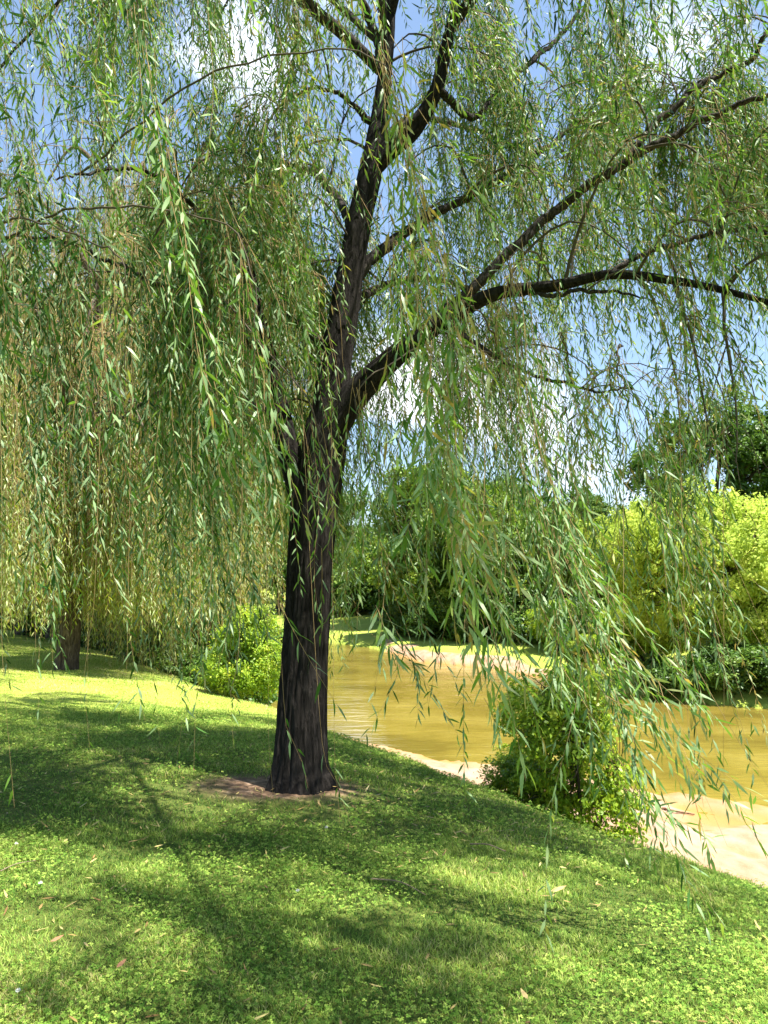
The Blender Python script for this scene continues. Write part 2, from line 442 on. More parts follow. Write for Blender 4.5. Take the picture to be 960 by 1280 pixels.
L['k'] = [(548, 112, 6.65, 14), (590, 140, 6.9, 11), (620, 110, 7.1, 9), (660, 70, 7.3, 8), (700, 35, 7.4, 7), (730, -10, 7.5, 5), (770, -70, 7.5, 3)]
L['l'] = [(322, 380, 6.86, 11), (300, 330, 6.6, 9), (276, 292, 6.3, 9), (248, 258, 6.0, 8), (215, 228, 5.7, 7), (175, 207, 5.4, 6), (130, 205, 5.1, 5), (70, 225, 4.8, 3)]
L['m'] = [(340, 450, 6.8, 12), (300, 420, 6.3, 10), (250, 390, 5.9, 9), (205, 362, 5.5, 8), (168, 340, 5.2, 7), (130, 316, 5.0, 6), (90, 302, 4.8, 5), (30, 296, 4.5, 4), (-50, 310, 4.2, 3)]
L['n'] = [(408, 445, 6.68, 14), (396, 425, 6.6, 12), (380, 410, 6.5, 10), (362, 398, 6.4, 8), (356, 396, 6.38, 6)]
L['o'] = [(350, 520, 6.75, 14), (320, 500, 7.2, 11), (280, 480, 7.7, 9), (230, 478, 8.2, 8), (180, 500, 8.6, 6), (130, 540, 9.0, 4)]
L['p'] = [(446, 300, 6.72, 16), (420, 250, 7.3, 13), (380, 215, 8.0, 11), (330, 205, 8.7, 9), (270, 220, 9.2, 7), (210, 260, 9.6, 4)]
L['q'] = [(460, 235, 6.74, 16), (490, 170, 7.6, 13), (530, 150, 8.4, 11), (590, 160, 9.2, 8), (650, 190, 9.9, 6), (710, 240, 10.4, 3)]
L['r'] = [(430, 400, 6.7, 16), (470, 360, 7.4, 13), (520, 350, 8.1, 10), (580, 360, 8.8, 8), (640, 400, 9.4, 5)]
def wlimb(pts, r0, r1):
    P = spline(np.array(pts, float), 14 * len(pts)); return P, np.linspace(r0, r1, len(P))
limbs = {k: limb(v) for k, v in L.items()}
tp = px(489, -20, 6.8)
# limbs that arch forward over the lawn, above the picture
limbs['s'] = wlimb([px(484, 60, 6.8), tp + (-.2, -.9, .6), (-.75, 4.6, 6.7), (-1.2, 3.3, 6.5), (-1.7, 2.2, 5.9), (-2.0, 1.3, 5.1)], .04, .008)
limbs['t'] = wlimb([px(487, 20, 6.8), tp + (.5, -.9, .7), (1.0, 4.3, 6.7), (1.5, 3.0, 6.3), (1.8, 1.9, 5.6), (1.9, 1.1, 4.8)], .04, .008)
limbs['u'] = wlimb([px(480, 90, 6.8), (-1.1, 6.0, 6.7), (-2.4, 5.2, 7.0), (-3.6, 4.2, 6.6), (-4.4, 3.3, 5.8), (-4.7, 2.7, 5.0)], .055, .012)
limbs['v'] = wlimb([px(560, 40, 6.6), (1.2, 6.0, 7.0), (2.4, 5.0, 7.0), (3.6, 4.2, 6.4), (4.3, 3.4, 5.6)], .05, .012)
limbs['w'] = wlimb([px(484, 60, 6.8), (-1.4, 7.6, 8.4), (-2.8, 8.2, 8.8), (-4.0, 8.6, 8.2), (-5.0, 8.8, 7.0)], .035, .012)

def trunk_disp(P, r, th, rr):
    z = P[:, 2][:, None]; t = th[None]
    q = np.stack([np.cos(t) * 2.6 + 0 * z, np.sin(t) * 2.6 + 0 * z, z * .8 + 0 * t], -1)
    rid = 1 - 1.6 * np.abs(fbm(np.stack([np.cos(t) * 5.5 + 0 * z, np.sin(t) * 5.5 + 0 * z, z * 2.0 + 0 * t], -1), 3))
    flare = np.clip(1 - (z + .15) / .55, 0, 1) ** 2
    roots = .12 * flare + .16 * flare * (np.cos(t * 5 + 1.0 + z) + .6 * np.cos(t * 3 + 2.2))
    return rr * (1 + .07 * fbm(q, 2) + .10 * (rid - .4) + roots)

def limb_disp(P, r, th, rr):
    t = th[None]; q = np.stack([np.cos(t) * 2 + P[:, :1] * 3, np.sin(t) * 2 + P[:, 1:2] * 3, P[:, 2:] * 3 + 0 * t], -1)
    return rr * (1 + .16 * fbm(q, 3))

base = (tb[0], tb[1], zat(*tb))
willow = empty('willow_tree', base)
tag(willow, 'large weeping willow with dark furrowed trunk standing on the shaded lawn by the river', 'willow tree')
def wchild(name, me):
    o = link(name, me, willow); o.location = tuple(-x for x in base); return o
A = np.array([[*px(u, v, d), .5 * w * TW / FPX * d] for u, v, d, w in trunk_rows]); Sx = spline(A, 330)
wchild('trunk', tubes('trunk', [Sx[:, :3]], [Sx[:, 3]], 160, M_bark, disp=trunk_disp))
Sm = limb(stem_rows, 360)
limbs['stem'] = Sm
for k, (P, r) in limbs.items():
    big = k in ('stem', 'a', 'left_stem', 'e')
    kn = np.cumsum(R.normal(0, 1, (len(P), 3)), 0); kn -= np.linspace(0, 1, len(P))[:, None] * kn[-1]
    if not big: P = P + kn * .006; limbs[k] = (P, r)
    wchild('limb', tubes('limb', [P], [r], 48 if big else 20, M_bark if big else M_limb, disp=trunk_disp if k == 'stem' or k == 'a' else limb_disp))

# ---- branchlets: children of the limbs, then children of those
def branchlets(parents, per_m, lenr, upb, rscale, skip=.25, jit=.9):
    paths = []; rads = []
    for P, r in parents:
        seg = np.linalg.norm(np.diff(P, axis=0), axis=1); tot = seg.sum(); cs = np.r_[0, np.cumsum(seg)]
        n = R.poisson(tot * per_m * (1 - skip))
        for s_ in R.uniform(skip * tot, tot, n):
            i_ = min(np.searchsorted(cs, s_), len(P) - 2)
            t = unit(P[i_ + 1] - P[max(i_ - 1, 0)])
            side = unit(np.cross(t, R.normal(0, 1, 3)))
            d = unit(t * .55 + side * jit + np.array([0, 0, upb]))
            ln = R.uniform(*lenr) * (1.15 - .4 * s_ / tot)
            m_ = 9; Q_ = [P[i_]]
            for k in range(m_):
                d = unit(d + np.array([0, 0, -.13 - .03 * k]) + R.normal(0, .09, 3))
                Q_.append(Q_[-1] + d * ln / m_)
            r0 = min(r[i_] * .6, rscale * ln)
            paths.append(np.array(Q_)); rads.append(np.linspace(r0, r0 * .3, m_ + 1))
    return paths, rads

src = [(P, r) for k, (P, r) in limbs.items() if k not in ('n',)]
b1, r1 = branchlets(src, 3.4, (.7, 1.7), .5, .011)
ov = [limbs[k] for k in 'stuvw']; bo, ro = branchlets(ov, 4.6, (.6, 1.5), .4, .011, .2); b1 += bo; r1 += ro
b2, r2 = branchlets(list(zip(b1, r1)), 3.0, (.35, .9), .25, .007, .15)
ok = [i_ for i_, P in enumerate(b1) if P[:, 1].min() > 2.1 or P[:, 2].min() > 4.3]
b1 = [b1[i_] for i_ in ok]; r1 = [r1[i_] for i_ in ok]
ok = [i_ for i_, P in enumerate(b2) if P[:, 1].min() > 2.1 or P[:, 2].min() > 4.3]
b2 = [b2[i_] for i_ in ok]; r2 = [r2[i_] for i_ in ok]

# density of foliage over the picture (rows of 80 photo pixels, top to bottom)
DEN = ["988433566789", "999744567889", "899865666566", "589975776555", "479986785443", "368986674211", "357975663110",
       "345865674110", "234664563110", "223653463211", "112532363211", "111421253121", "001210011211", "000000000010", "000000000000", "000000000000"]
DEN = np.array([[int(ch) for ch in r_] for r_ in DEN], float) / 8.0
def allow(P):
    u, v, f = proj(P)
    uu = np.clip(u / 80 - .5, 0, 11); vv = np.clip(v / 80 - .5, 0, 15)
    i0 = np.clip(uu.astype(int), 0, 10); j0 = np.clip(vv.astype(int), 0, 14); fu = uu - i0; fv = vv - j0
    a = DEN[j0, i0] * (1 - fu) * (1 - fv) + DEN[j0, i0 + 1] * fu * (1 - fv) + DEN[j0 + 1, i0] * (1 - fu) * fv + DEN[j0 + 1, i0 + 1] * fu * fv
    a = np.where((v < -60), .75, a)
    a = np.where((u < -80) | (u > 1040), .6, a)
    return a

def spawn(paths, per_m):
    O = []; D = []
    for P in paths:
        seg = np.linalg.norm(P[-1] - P[0]); n = max(1, R.poisson(seg * per_m))
        for _ in range(n):
            f = R.uniform(.15, 1) * (len(P) - 1); i_ = min(int(f), len(P) - 2)
            O.append(P[i_] + (P[i_ + 1] - P[i_]) * (f - i_)); t = unit(P[i_ + 1] - P[i_])
            D.append(unit(t + R.normal(0, .45, 3) + np.array([0, 0, .1])))
    return np.array(O), np.array(D)
O1, D1 = spawn(b1, 26.0); O2, D2 = spawn(b2, 52.0)
O = np.concatenate([O1, O2]); D = np.concatenate([D1, D2])
STEP = .06
gz = terrain(O[:, 0], O[:, 1])[0]
clump = fbm(O * 1.15 + 31, 2); uq, vq, _q = proj(O); over = (vq < -40) | (O[:, 1] < 2)
kc = np.where(over, fbm(O * 1.9 + 71, 2) + R.normal(0, .05, len(O)) > -.2, clump + R.normal(0, .1, len(O)) > -.08)
O = O[kc]; D = D[kc]; gz = gz[kc]
tuft = R.random(len(O)) < np.where(over[kc], .85, .45)
Lw = np.where(tuft, R.uniform(.2, .55, len(O)), R.gamma(2.8, .5, len(O)) + .3)
D = np.where(tuft[:, None], unit(D + R.normal(0, .6, D.shape)), D)
Lw = np.minimum(Lw, np.clip(O[:, 2] - gz - R.uniform(.35, 1.3, len(O)), .25, 3.5))
drift = np.stack([R.normal(.13, .13, len(O)), R.normal(-.02, .13, len(O))], 1)
P, cnt = whip_paths(O, D, Lw, drift, STEP, 60, np.where(tuft, R.uniform(.3, .9, len(O)), .2))
# trim every whip where the photo has no more foliage, drop the rest
Al = allow(P); keep = np.ones(len(P), bool)
thr = R.random(len(P))
first = Al[:, 0]
keep &= thr < np.minimum(1, first * 1.1)
kk = np.arange(P.shape[1])[None]
bad = (Al < thr[:, None] * .75) & (kk > 4)
fb = np.where(bad.any(1), bad.argmax(1), 999)
cnt = np.minimum(cnt, fb)
uO, vO, _f = proj(P[:, 0]); NR = np.where(R.random(len(P)) < .94, 4.7, 3.6)
near = (np.linalg.norm(P - np.array([0, 0, CAMZ]), axis=2) < NR[:, None]) & (kk <= cnt[:, None])
uu_, vv_, ff_ = proj(P); near &= (vv_ > -40) & (ff_ > .3)
near |= (np.linalg.norm(P - np.array([0, 0, CAMZ]), axis=2) < 2.0) & (kk <= cnt[:, None])
cn = np.where(near.any(1), near.argmax(1), 999)
cnt = np.minimum(cnt, cn)
keep &= cnt > 4
P = P[keep]; cnt = cnt[keep]
core = np.concatenate([limbs['left_stem'][0][10:110:5], Sx[:, :3][::6], Sm[0][::8], limbs['a'][0][::5], limbs['b'][0][::5]]); cu, cv_, cf_ = proj(core)
cr_ = np.concatenate([np.full(len(limbs['left_stem'][0][10:110:5]), 18.), np.full(len(Sx[::6]), 46.), np.full(len(Sm[0][::8]), 32.), np.full(len(limbs['a'][0][::5]), 20.), np.full(len(limbs['b'][0][::5]), 13.)])
pu, pv, pf = proj(P); sel = np.ones(len(P), bool)
for i_ in range(len(P)):
    n_ = cnt[i_] + 1
    dd = np.hypot(pu[i_, :n_, None] - cu[None], pv[i_, :n_, None] - cv_[None]) < cr_[None]
    if (dd & (pf[i_, :n_, None] < cf_[None])).any() and R.random() < .78: sel[i_] = False
P = P[sel]; cnt = cnt[sel]; tuft = tuft[keep][sel]
print('main whips', len(P))
bare = R.random(len(P)) < .16
leafy = np.where(bare, R.uniform(.7, 1.0, len(P)), R.uniform(0, .18, len(P)))
rb = np.clip(R.normal(.45, .16, len(P)) + .35 * fbm(P[:, 0] * .9 + 3, 2), 0, .95)
V, rn = willow_foliage(P, cnt, STEP, .029, (.06, .108), (.010, .016), leafy, rb)
print('main leaves', len(V))
wchild('crown', cards('willow_crown', V, LEAF_F, M_willow, rn))
Vt, Qt = whip_tubes(P, cnt, .0022)
wchild('twigwork', raw_mesh('twigwork', Vt, Qt.ravel(), np.arange(len(Qt)) * 4, M_twig, None, True))
wchild('branchwork', tubes('branchwork', b1 + b2, r1 + r2, 5, M_branch))

# ---- the curtains hanging closest to the camera
def curtain(rows, n, spread, Lr, spacing, Lf, Wf, base_r, bare_f=.1, ends=None):
    """rows: photo path of the strand (u, v, distance); whips follow it loosely"""
    A = spline(np.array([px(*r_) for r_ in rows]), 40)
    Ps = []; cs = []
    tot = np.linalg.norm(np.diff(A, axis=0), axis=1).sum()
    for _ in range(n):
        s0 = R.uniform(0, .75) if _ > n // 4 else 0
        f = s0 * 39; i0 = int(f); off0 = R.normal(0, spread, 3) * (.3 + s0); off1 = R.normal(0, spread * 1.5, 3)
        ln = R.uniform(*Lr); seg = A[i0:]
        m_ = max(6, min(int(ln / STEP), int(tot * (1 - s0) / STEP)))
        tt = np.linspace(0, min(1, m_ * STEP / max(tot * (1 - s0), .1)), m_ + 1) * (len(seg) - 1)
        ii = np.minimum(tt.astype(int), len(seg) - 2); ff = (tt - ii)[:, None]
        q = seg[ii] * (1 - ff) + seg[np.minimum(ii + 1, len(seg) - 1)] * ff
        w = np.linspace(0, 1, m_ + 1)[:, None]
        q = q + off0 * (1 - w) + off1 * w + np.array([0, 0, -1]) * 0
        wob = R.uniform(0, 6.3, 3); q = q + np.sin(wob + np.arange(m_ + 1)[:, None] * .22) * .012
        Ps.append(q); cs.append(m_)
    mx = max(cs) + 1
    PP = np.stack([np.vstack([q, np.repeat(q[-1:], mx - len(q), 0)]) if len(q) < mx else q for q in Ps])
    cs = np.array(cs)
    leafy = np.where(R.random(n) < bare_f, 1.0, R.uniform(0, .12, n))
    V_, rn_ = willow_foliage(PP, cs, STEP, spacing, Lf, Wf, leafy, np.clip(R.normal(base_r, .15, n), 0, 1))
    return V_, rn_, PP, cs
near_specs = [
    ([(20, -200, 3.6), (45, 0, 3.5), (60, 120, 3.5), (70, 240, 3.5), (95, 340, 3.5)], 16, .16, (.5, 1.2), .03, (.065, .10), (.010, .015), .45, .1),
    ([(700, 430, 4.8), (712, 560, 4.8), (725, 700, 4.8), (735, 820, 4.8), (745, 930, 4.8)], 20, .15, (.5, 1.4), .032, (.065, .10), (.010, .015), .45, .15),
    ([(255, 380, 4.9), (265, 520, 4.9), (290, 640, 4.8), (318, 760, 4.8), (330, 860, 4.8)], 16, .12, (.5, 1.4), .032, (.065, .10), (.010, .014), .35, .35),
    ([(150, 420, 5.0), (160, 560, 5.0), (180, 680, 5.0), (205, 790, 5.0), (225, 880, 5.0)], 14, .16, (.5, 1.4), .032, (.065, .10), (.010, .014), .45, .4),

    ([(150, -160, 3.0), (185, 60, 2.9), (215, 240, 2.8), (240, 390, 2.75), (275, 520, 2.7), (325, 640, 2.7)], 16, .05, (.5, 1.3), .03, (.07, .11), (.011, .016), .35, .05),
    ([(480, 60, 3.6), (520, 300, 3.5), (545, 480, 3.3), (570, 640, 3.2), (610, 760, 3.1), (655, 900, 3.1)], 48, .12, (.6, 1.6), .030, (.08, .125), (.011, .0175), .68, .08),
    ([(640, 330, 4.3), (668, 560, 4.1), (700, 700, 4.0), (745, 830, 3.9), (795, 940, 3.8), (860, 1070, 3.8)], 62, .15, (.8, 2.0), .032, (.07, .11), (.010, .0155), .55, .1),
    ([(560, 380, 4.6), (585, 560, 4.5), (600, 700, 4.4), (612, 830, 4.3), (625, 980, 4.3)], 22, .15, (.5, 1.5), .032, (.07, .105), (.010, .015), .5, .1),
    ([(840, 300, 4.6), (850, 450, 4.5), (866, 560, 4.5), (880, 660, 4.5), (925, 790, 4.5), (940, 900, 4.5)], 9, .10, (.5, 1.3), .034, (.06, .10), (.010, .014), .2, .2),
    ([(770, 440, 4.4), (800, 560, 4.3), (830, 640, 4.3), (850, 760, 4.2), (880, 900, 4.2), (895, 1010, 4.2)], 12, .10, (.5, 1.4), .034, (.065, .10), (.010, .014), .25, .2),
    ([(300, 300, 3.6), (318, 480, 3.6), (345, 640, 3.6), (372, 770, 3.6), (404, 895, 3.6)], 10, .05, (.5, 1.2), .034, (.08, .12), (.012, .017), .4, .15),
    ([(395, 520, 4.6), (412, 640, 4.6), (425, 720, 4.6), (432, 800, 4.6)], 7, .06, (.4, 1.0), .034, (.07, .10), (.010, .014), .4, .1),
    ([(455, 480, 4.6), (470, 620, 4.6), (490, 740, 4.5), (520, 850, 4.5), (525, 930, 4.5)], 26, .12, (.4, 1.3), .034, (.07, .10), (.010, .014), .3, .2),
    ([(-10, 200, 3.2), (0, 340, 3.2), (5, 430, 3.2), (20, 520, 3.2)], 8, .06, (.3, .8), .034, (.07, .11), (.012, .016), .4, .1),
    ([(150, 330, 3.5), (120, 430, 3.5), (100, 520, 3.5), (95, 600, 3.5)], 8, .08, (.3, .8), .034, (.07, .11), (.012, .016), .4, .1),
]
VS = []; RS = []; TV = []; TQ = []; bb = 0
def addtw(PP, cs, r):
    global bb
    v_, q_ = whip_tubes(PP, cs, r, 4, 2); TV.append(v_); TQ.append(q_ + bb); bb += len(v_)
for sp in near_specs:
    V_, rn_, PP, cs = curtain(*sp); VS.append(V_); RS.append(rn_); addtw(PP, cs, .0016)
# the lone bare whips with a few last leaves
lone = [((2, 600), (18, 1010), 3.4), ((262, 760), (242, 965), 4.6), ((335, 830), (345, 1030), 3.9), ((400, 900), (440, 1035), 4.3), ((355, 880), (385, 985), 4.0), ((418, 930), (425, 1030), 4.3),
        ((110, 800), (112, 935), 4.8), ((160, 760), (150, 900), 4.4), ((860, 900), (880, 1010), 4.3), ((780, 960), (782, 1090), 4.0), ((60, 700), (48, 900), 4.6), ((215, 800), (220, 960), 4.9),
        ((185, 770), (200, 930), 4.9), ((300, 780), (292, 935), 4.4), ((238, 740), (232, 900), 4.5), ((905, 860), (908, 1020), 4.6), ((120, 700), (100, 880), 4.2), ((20, 500), (45, 840), 3.6)]
for (u0, v0), (u1, v1), d in lone:
    v00 = v0 - 420; pts = spline([px(u0 - (u1 - u0) * .6, v00, d + .3), px(u0, v0, d), px((u0 + u1) / 2 + R.normal(0, 6), (v0 + v1) / 2, d), px(u1, v1, d)], 48)
    L_ = np.linalg.norm(np.diff(pts, axis=0), axis=1).sum(); m_ = int(L_ / STEP)
    cs_ = np.r_[0, np.cumsum(np.linalg.norm(np.diff(pts, axis=0), axis=1))]
    q = np.stack([np.interp(np.linspace(0, L_, m_ + 1), cs_, pts[:, k]) for k in range(3)], 1)
    addtw(q[None], np.array([m_]), .0017)
    V_, rn_ = willow_foliage(q[None], np.array([m_]), STEP, .07, (.06, .10), (.009, .013), np.array([R.choice([.6, .8, .93])]), np.array([.4]))
    VS.append(V_); RS.append(rn_)
V = np.concatenate(VS); rn = np.concatenate(RS)
print('near leaves', len(V))
wchild('hanging_curtain', cards('hanging_curtain', V, LEAF_F, M_willow, rn))
TVc = np.concatenate(TV); TQc = np.concatenate(TQ)
wchild('curtain_twigwork', raw_mesh('curtain_twigwork', TVc, TQc.ravel(), np.arange(len(TQc)) * 4, M_twig, None, True))
# branchlets that carry the curtains
carr = []; carr_r = []
allL = np.concatenate([P_ for P_, _ in limbs.values()])
for sp in near_specs:
    e = px(*sp[0][0]); k = np.argmin(np.linalg.norm(allL - e, axis=1) + 3 * (allL[:, 2] < e[2] - .2)); a = allL[k]
    mid = (a + e) / 2 + np.array([0, 0, .12 * np.linalg.norm(e - a)])
    q_ = spline([a, mid, e, px(*sp[0][1])], 30); kn = np.cumsum(R.normal(0, .012, (30, 3)), 0); kn -= np.linspace(0, 1, 30)[:, None] * kn[-1]
    carr.append(q_ + kn); carr_r.append(np.linspace(.008, .0018, 30))
wchild('curtain_branchwork', tubes('curtain_branchwork', carr, carr_r, 6, M_branch))

# ------------------------------------------------------------------ other willows (their own shape, in local space)
def make_willow(name, H, rad, trunk_r, nl, per, label, group=None, lspace=.066, lowest=.6):
    root = empty(name, (0, 0, 0)); tag(root, label, 'willow tree', group)
    fork = H * .27
    tp_ = spline([(0, 0, -.25, trunk_r * 1.5), (0, 0, .1, trunk_r * 1.12), (.08, .03, fork * .6, trunk_r * .92), (.05, 0, fork, trunk_r * .85), (-.1, .1, H * .55, trunk_r * .5), (.1, 0, H * .8, trunk_r * .2)], 90)
    link('trunk', tubes(name + '_trunk', [tp_[:, :3]], [tp_[:, 3]], 40, M_bark2, disp=limb_disp), root)
    lp = []; lr = []
    for k in range(nl):
        a = k * 2.4 + R.uniform(-.3, .3); z0 = R.uniform(fork, H * .68); rr = rad * R.uniform(.45, .95)
        top = min(H, z0 + H * R.uniform(.18, .36)); ca, sa = math.cos(a), math.sin(a)
        pts = [(0, 0, z0), (ca * rr * .35, sa * rr * .35, z0 + (top - z0) * .65), (ca * rr * .72, sa * rr * .72, top), (ca * rr, sa * rr, top - H * .08)]
        lp.append(spline(pts, 30)); lr.append(np.linspace(trunk_r * .38, .015, 30))
        link('limb', tubes(name + '_limb', [lp[-1]], [lr[-1]], 10, M_bark2), root)
    c1, q1 = branchlets(list(zip(lp, lr)), 3.2, (.7, 1.9), .3, .01, .25)
    c2, q2 = branchlets(list(zip(c1, q1)), 1.8, (.4, 1.0), .1, .006, .15)
    link('branchwork', tubes(name + '_branchwork', c1 + c2, q1 + q2, 4, M_branch), root)
    Oa, Da = spawn(c1 + c2, per)
    clm = fbm(Oa * .9 + 13, 2); kq = clm + R.normal(0, .1, len(Oa)) > -.1; Oa = Oa[kq]; Da = Da[kq]; clm = clm[kq]
    Lw = np.minimum(np.where(R.random(len(Oa)) < .35, 7, R.gamma(3.4, .8, len(Oa)) + .5), np.clip(Oa[:, 2] - R.gamma(2, .35, len(Oa)) - lowest, .3, 6))
    dr = np.stack([R.normal(.05, .06, len(Oa)), R.normal(0, .06, len(Oa))], 1)
    Pw, cw = whip_paths(Oa, Da, Lw, dr, .1, 60, .3)
    lf = np.where(R.random(len(Pw)) < .2, .8, R.uniform(0, .2, len(Pw)))
    V_, rn_ = willow_foliage(Pw, cw, .1, lspace, (.09, .14), (.016, .024), lf, np.clip(R.normal(.45, .15, len(Pw)) + .45 * clm, 0, .92))
    print(name, 'whips', len(Pw), 'leaves', len(V_))
    link('crown', cards(name + '_crown', V_, LEAF_F, M_willow_far, rn_), root)
    vt, qt = whip_tubes(Pw, cw, .0045)
    link('twigwork', raw_mesh(name + '_twigwork', vt, qt.ravel(), np.arange(len(qt)) * 4, M_twig, None, True), root)
    return root

GW = 'smaller willows along the lawn edge'
w2 = make_willow('willow_tree', 8.6, 3.3, .20, 14, 24, 'slimmer willow with bare dark trunk on the sunlit lawn, its curtain brushing the grass')
wx, wy = px(84, 790, 15.7)[0], 15.7
w2.location = (wx, wy, zat(wx, wy) - .02)
w3 = make_willow('willow_tree', 12.5, 5.6, .26, 20, 17, 'tall pale willow rising behind the left stem of the big willow', lspace=.085, lowest=.1)
w3.location = (-6.4, 21.5, zat(-6.4, 21.5) - .05); w3.scale = (1.05, 1.0, 1.25)
for (x, y, rz, s_, lab) in [(-10.8, 26, 1.2, 1.0, 'broad willow further along the lawn, filling the gap left of the slim willow'),
                            (-13.5, 37, 2.7, 1.25, 'large pale willow whose top rises above the slim willow'),
                            (-23, 41, 4.0, 1.0, 'most distant willow at the far end of the lawn')]:
    dup(w3, (x, y, zat(x, y) - .05), rz, s_, lab)

# ------------------------------------------------------------------ leafy trees and shrubs
def make_leafy(name, cat, label, lobes, trunks, m_leaf, nleaf, lsize, clump_r, group=None, droop=0, asp=.55, outw=.5):
    root = empty(name, (0, 0, 0)); tag(root, label, cat, group)
    for tr in trunks:
        S_ = spline(np.array(tr, float), 24)
        link('trunk', tubes(name + '_trunk', [S_[:, :3]], [S_[:, 3]], 12, M_bark2, disp=limb_disp), root)
    lp = []; lr = []; cl = []
    wsum = sum(l[3] * l[4] * l[5] for l in lobes) ** 1
    for (cx, cy, cz, rx, ry, rz) in lobes:
        n = max(6, int(nleaf[0] * rx * ry * rz / wsum))
        d = unit(R.normal(0, 1, (n, 3))); q = R.uniform(.35, 1.0, n)[:, None] ** .6
        c_ = np.array([cx, cy, cz]) + d * q * np.array([rx, ry, rz]) * (1 + .22 * fbm(d * 2.1 + cx, 2))[:, None]
        cl.append(c_)
        tr = min(trunks, key=lambda t: np.hypot(t[-1][0] - cx, t[-1][1] - cy)); a = np.array(tr[-1][:3])
        br = min(tr[-1][3], .1 * rx); lp.append(spline([a, (a + (cx, cy, cz)) / 2 + R.normal(0, .15, 3), (cx, cy, cz)], 10)); lr.append(np.linspace(br, .2 * br, 10))
        main_ = lp[-1]
        for e in c_[:: max(1, n // 14)]:
            b0 = main_[R.integers(3, 9)]
            lp.append(spline([b0, (b0 + e) / 2 + R.normal(0, .12, 3), e], 7)); lr.append(np.linspace(.35 * br, .08 * br, 7))
    link('branchwork', tubes(name + '_branchwork', lp, lr, 5, M_branch), root)
    cl = np.concatenate(cl); cl = cl[cl[:, 2] > clump_r * .5]
    nc = len(cl); k = nleaf[1]
    out_ = unit(cl - np.mean(cl, 0))
    cc_ = np.repeat(cl, k, 0); oo = np.repeat(out_, k, 0); n = len(cc_)
    crn = np.repeat(R.uniform(.5, 1.25, nc), k)
    off = unit(R.normal(0, 1, (n, 3))) * (R.random(n) ** .5 * clump_r * crn)[:, None] * np.array([1, 1, .7])
    Pn = cc_ + off
    Nn = unit(R.normal(0, .55, (n, 3)) + np.array([0, 0, .7]) + oo * outw)
    Dn = unit(np.cross(Nn, R.normal(0, 1, (n, 3))) + np.array([0, 0, -droop]))
    Ln = R.uniform(.7, 1.25, n) * lsize; Sd = unit(np.cross(Dn, Nn))
    w = (Ln * asp * .5)[:, None]; Lc = Ln[:, None]
    V_ = np.stack([Pn - Dn * Lc * .5, Pn - Dn * Lc * .08 + Sd * w + Nn * w * .25, Pn + Dn * Lc * .5, Pn - Dn * Lc * .08 - Sd * w + Nn * w * .25], 1)
    rn_ = np.clip(np.repeat(R.normal(.5, .2, nc), k) + R.normal(0, .17, n), 0, 1)
    print(name, n)
    link('crown', cards(name + '_crown', V_, [(0, 1, 2, 3)], m_leaf, rn_), root)
    return root

def lob(n, rx, ry, z0, z1, rr, seed):
    r_ = np.random.default_rng(seed); o = []
    for k in range(n):
        a = k * 2.4 + r_.uniform(-.4, .4); q = math.sqrt((k + .4) / n); z = r_.uniform(z0, z1)
        tz = 1 - .55 * abs((z - (z0 + z1) / 2) / (z1 - z0) * 2) ** 2
        s = rr * r_.uniform(.75, 1.25)
        o.append((math.cos(a) * rx * q * tz, math.sin(a) * ry * q * tz, z, s, s, s * .8))
    return o
oak = make_leafy('broadleaf_tree', 'tree', 'tall dark green tree rising above the lime green tree on the far bank',
                 lob(16, 3.8, 3.8, 2.4, 8.6, 1.5, 3), [[(0, 0, -.3, .32), (.1, 0, 1.2, .25), (0, .1, 2.6, .2), (.1, .1, 4.2, .13)]],
                 M_dark, (1500, 46), .19, .42)
mid = make_leafy('broadleaf_tree', 'tree', 'mid green tree on the far bank, first to the left of the tall dark one',
                 lob(13, 2.6, 2.6, 1.6, 6.2, 1.25, 8), [[(0, 0, -.3, .2), (.1, 0, 1.0, .16), (0, .1, 2.2, .12), (-.1, 0, 3.4, .08)]],
                 M_mid, (1300, 40), .16, .38)
lime = make_leafy('lime_green_tree', 'tree', 'low spreading tree with bright yellow-green leaves leaning over the far bank',
                  lob(26, 5.4, 2.6, 1.5, 3.7, 1.3, 21), [[(0, 0, -.3, .1), (.5, .1, .8, .07), (1.2, 0, 1.8, .05)], [(-.3, 0, -.3, .09), (-1.2, .2, .7, .07), (-2.4, .1, 1.6, .05)], [(.2, .3, -.3, .09), (2, .3, .8, .07), (3.3, .2, 1.9, .05)]],
                  M_lime, (3000, 58), .10, .26, droop=.2, asp=.55, outw=1.1)
shrub = make_leafy('shrub', 'shrub', 'dark low shrub overhanging the water beneath the lime green tree',
                   lob(8, 1.5, .9, .35, 1.3, .65, 31), [[(0, 0, -.2, .05), (.1, 0, .4, .04), (0, .05, .8, .03)]],
                   M_dark, (420, 40), .12, .26)
bush = make_leafy('bank_bush', 'bush', 'leafy light green bush growing on the near bank behind the hanging willow curtain',
                  lob(16, .78, .6, .15, 2.0, .42, 41), [[(0, 0, -.3, .03), (.05, 0, .5, .025), (0, .05, 1.1, .018)], [(.2, .1, -.3, .025), (.4, .1, .5, .02), (.5, .1, 1.0, .014)]],
                  M_bush, (950, 26), .062, .16, asp=.6)
bx_, by_ = 1.98, 8.3
bush.location = (bx_, by_, zat(bx_, by_) - .02)
bush.scale = (.74, .85, .92)
dup(bush, (1.5, 9.0, zat(1.5, 9.0) - .04), 2.2, (.55, .6, .42), 'low sprawling light green bush at the left foot of the larger bank bush')
b2_ = make_leafy('bank_bush', 'bush', 'upright yellow-green bush at the crest of the bank just left of the big trunk',
                 lob(16, .5, .45, .2, 1.6, .36, 51), [[(0, 0, -.3, .02), (.03, 0, .5, .012), (0, .03, 1.0, .008)]],
                 M_bush, (1100, 30), .05, .16, asp=.55)
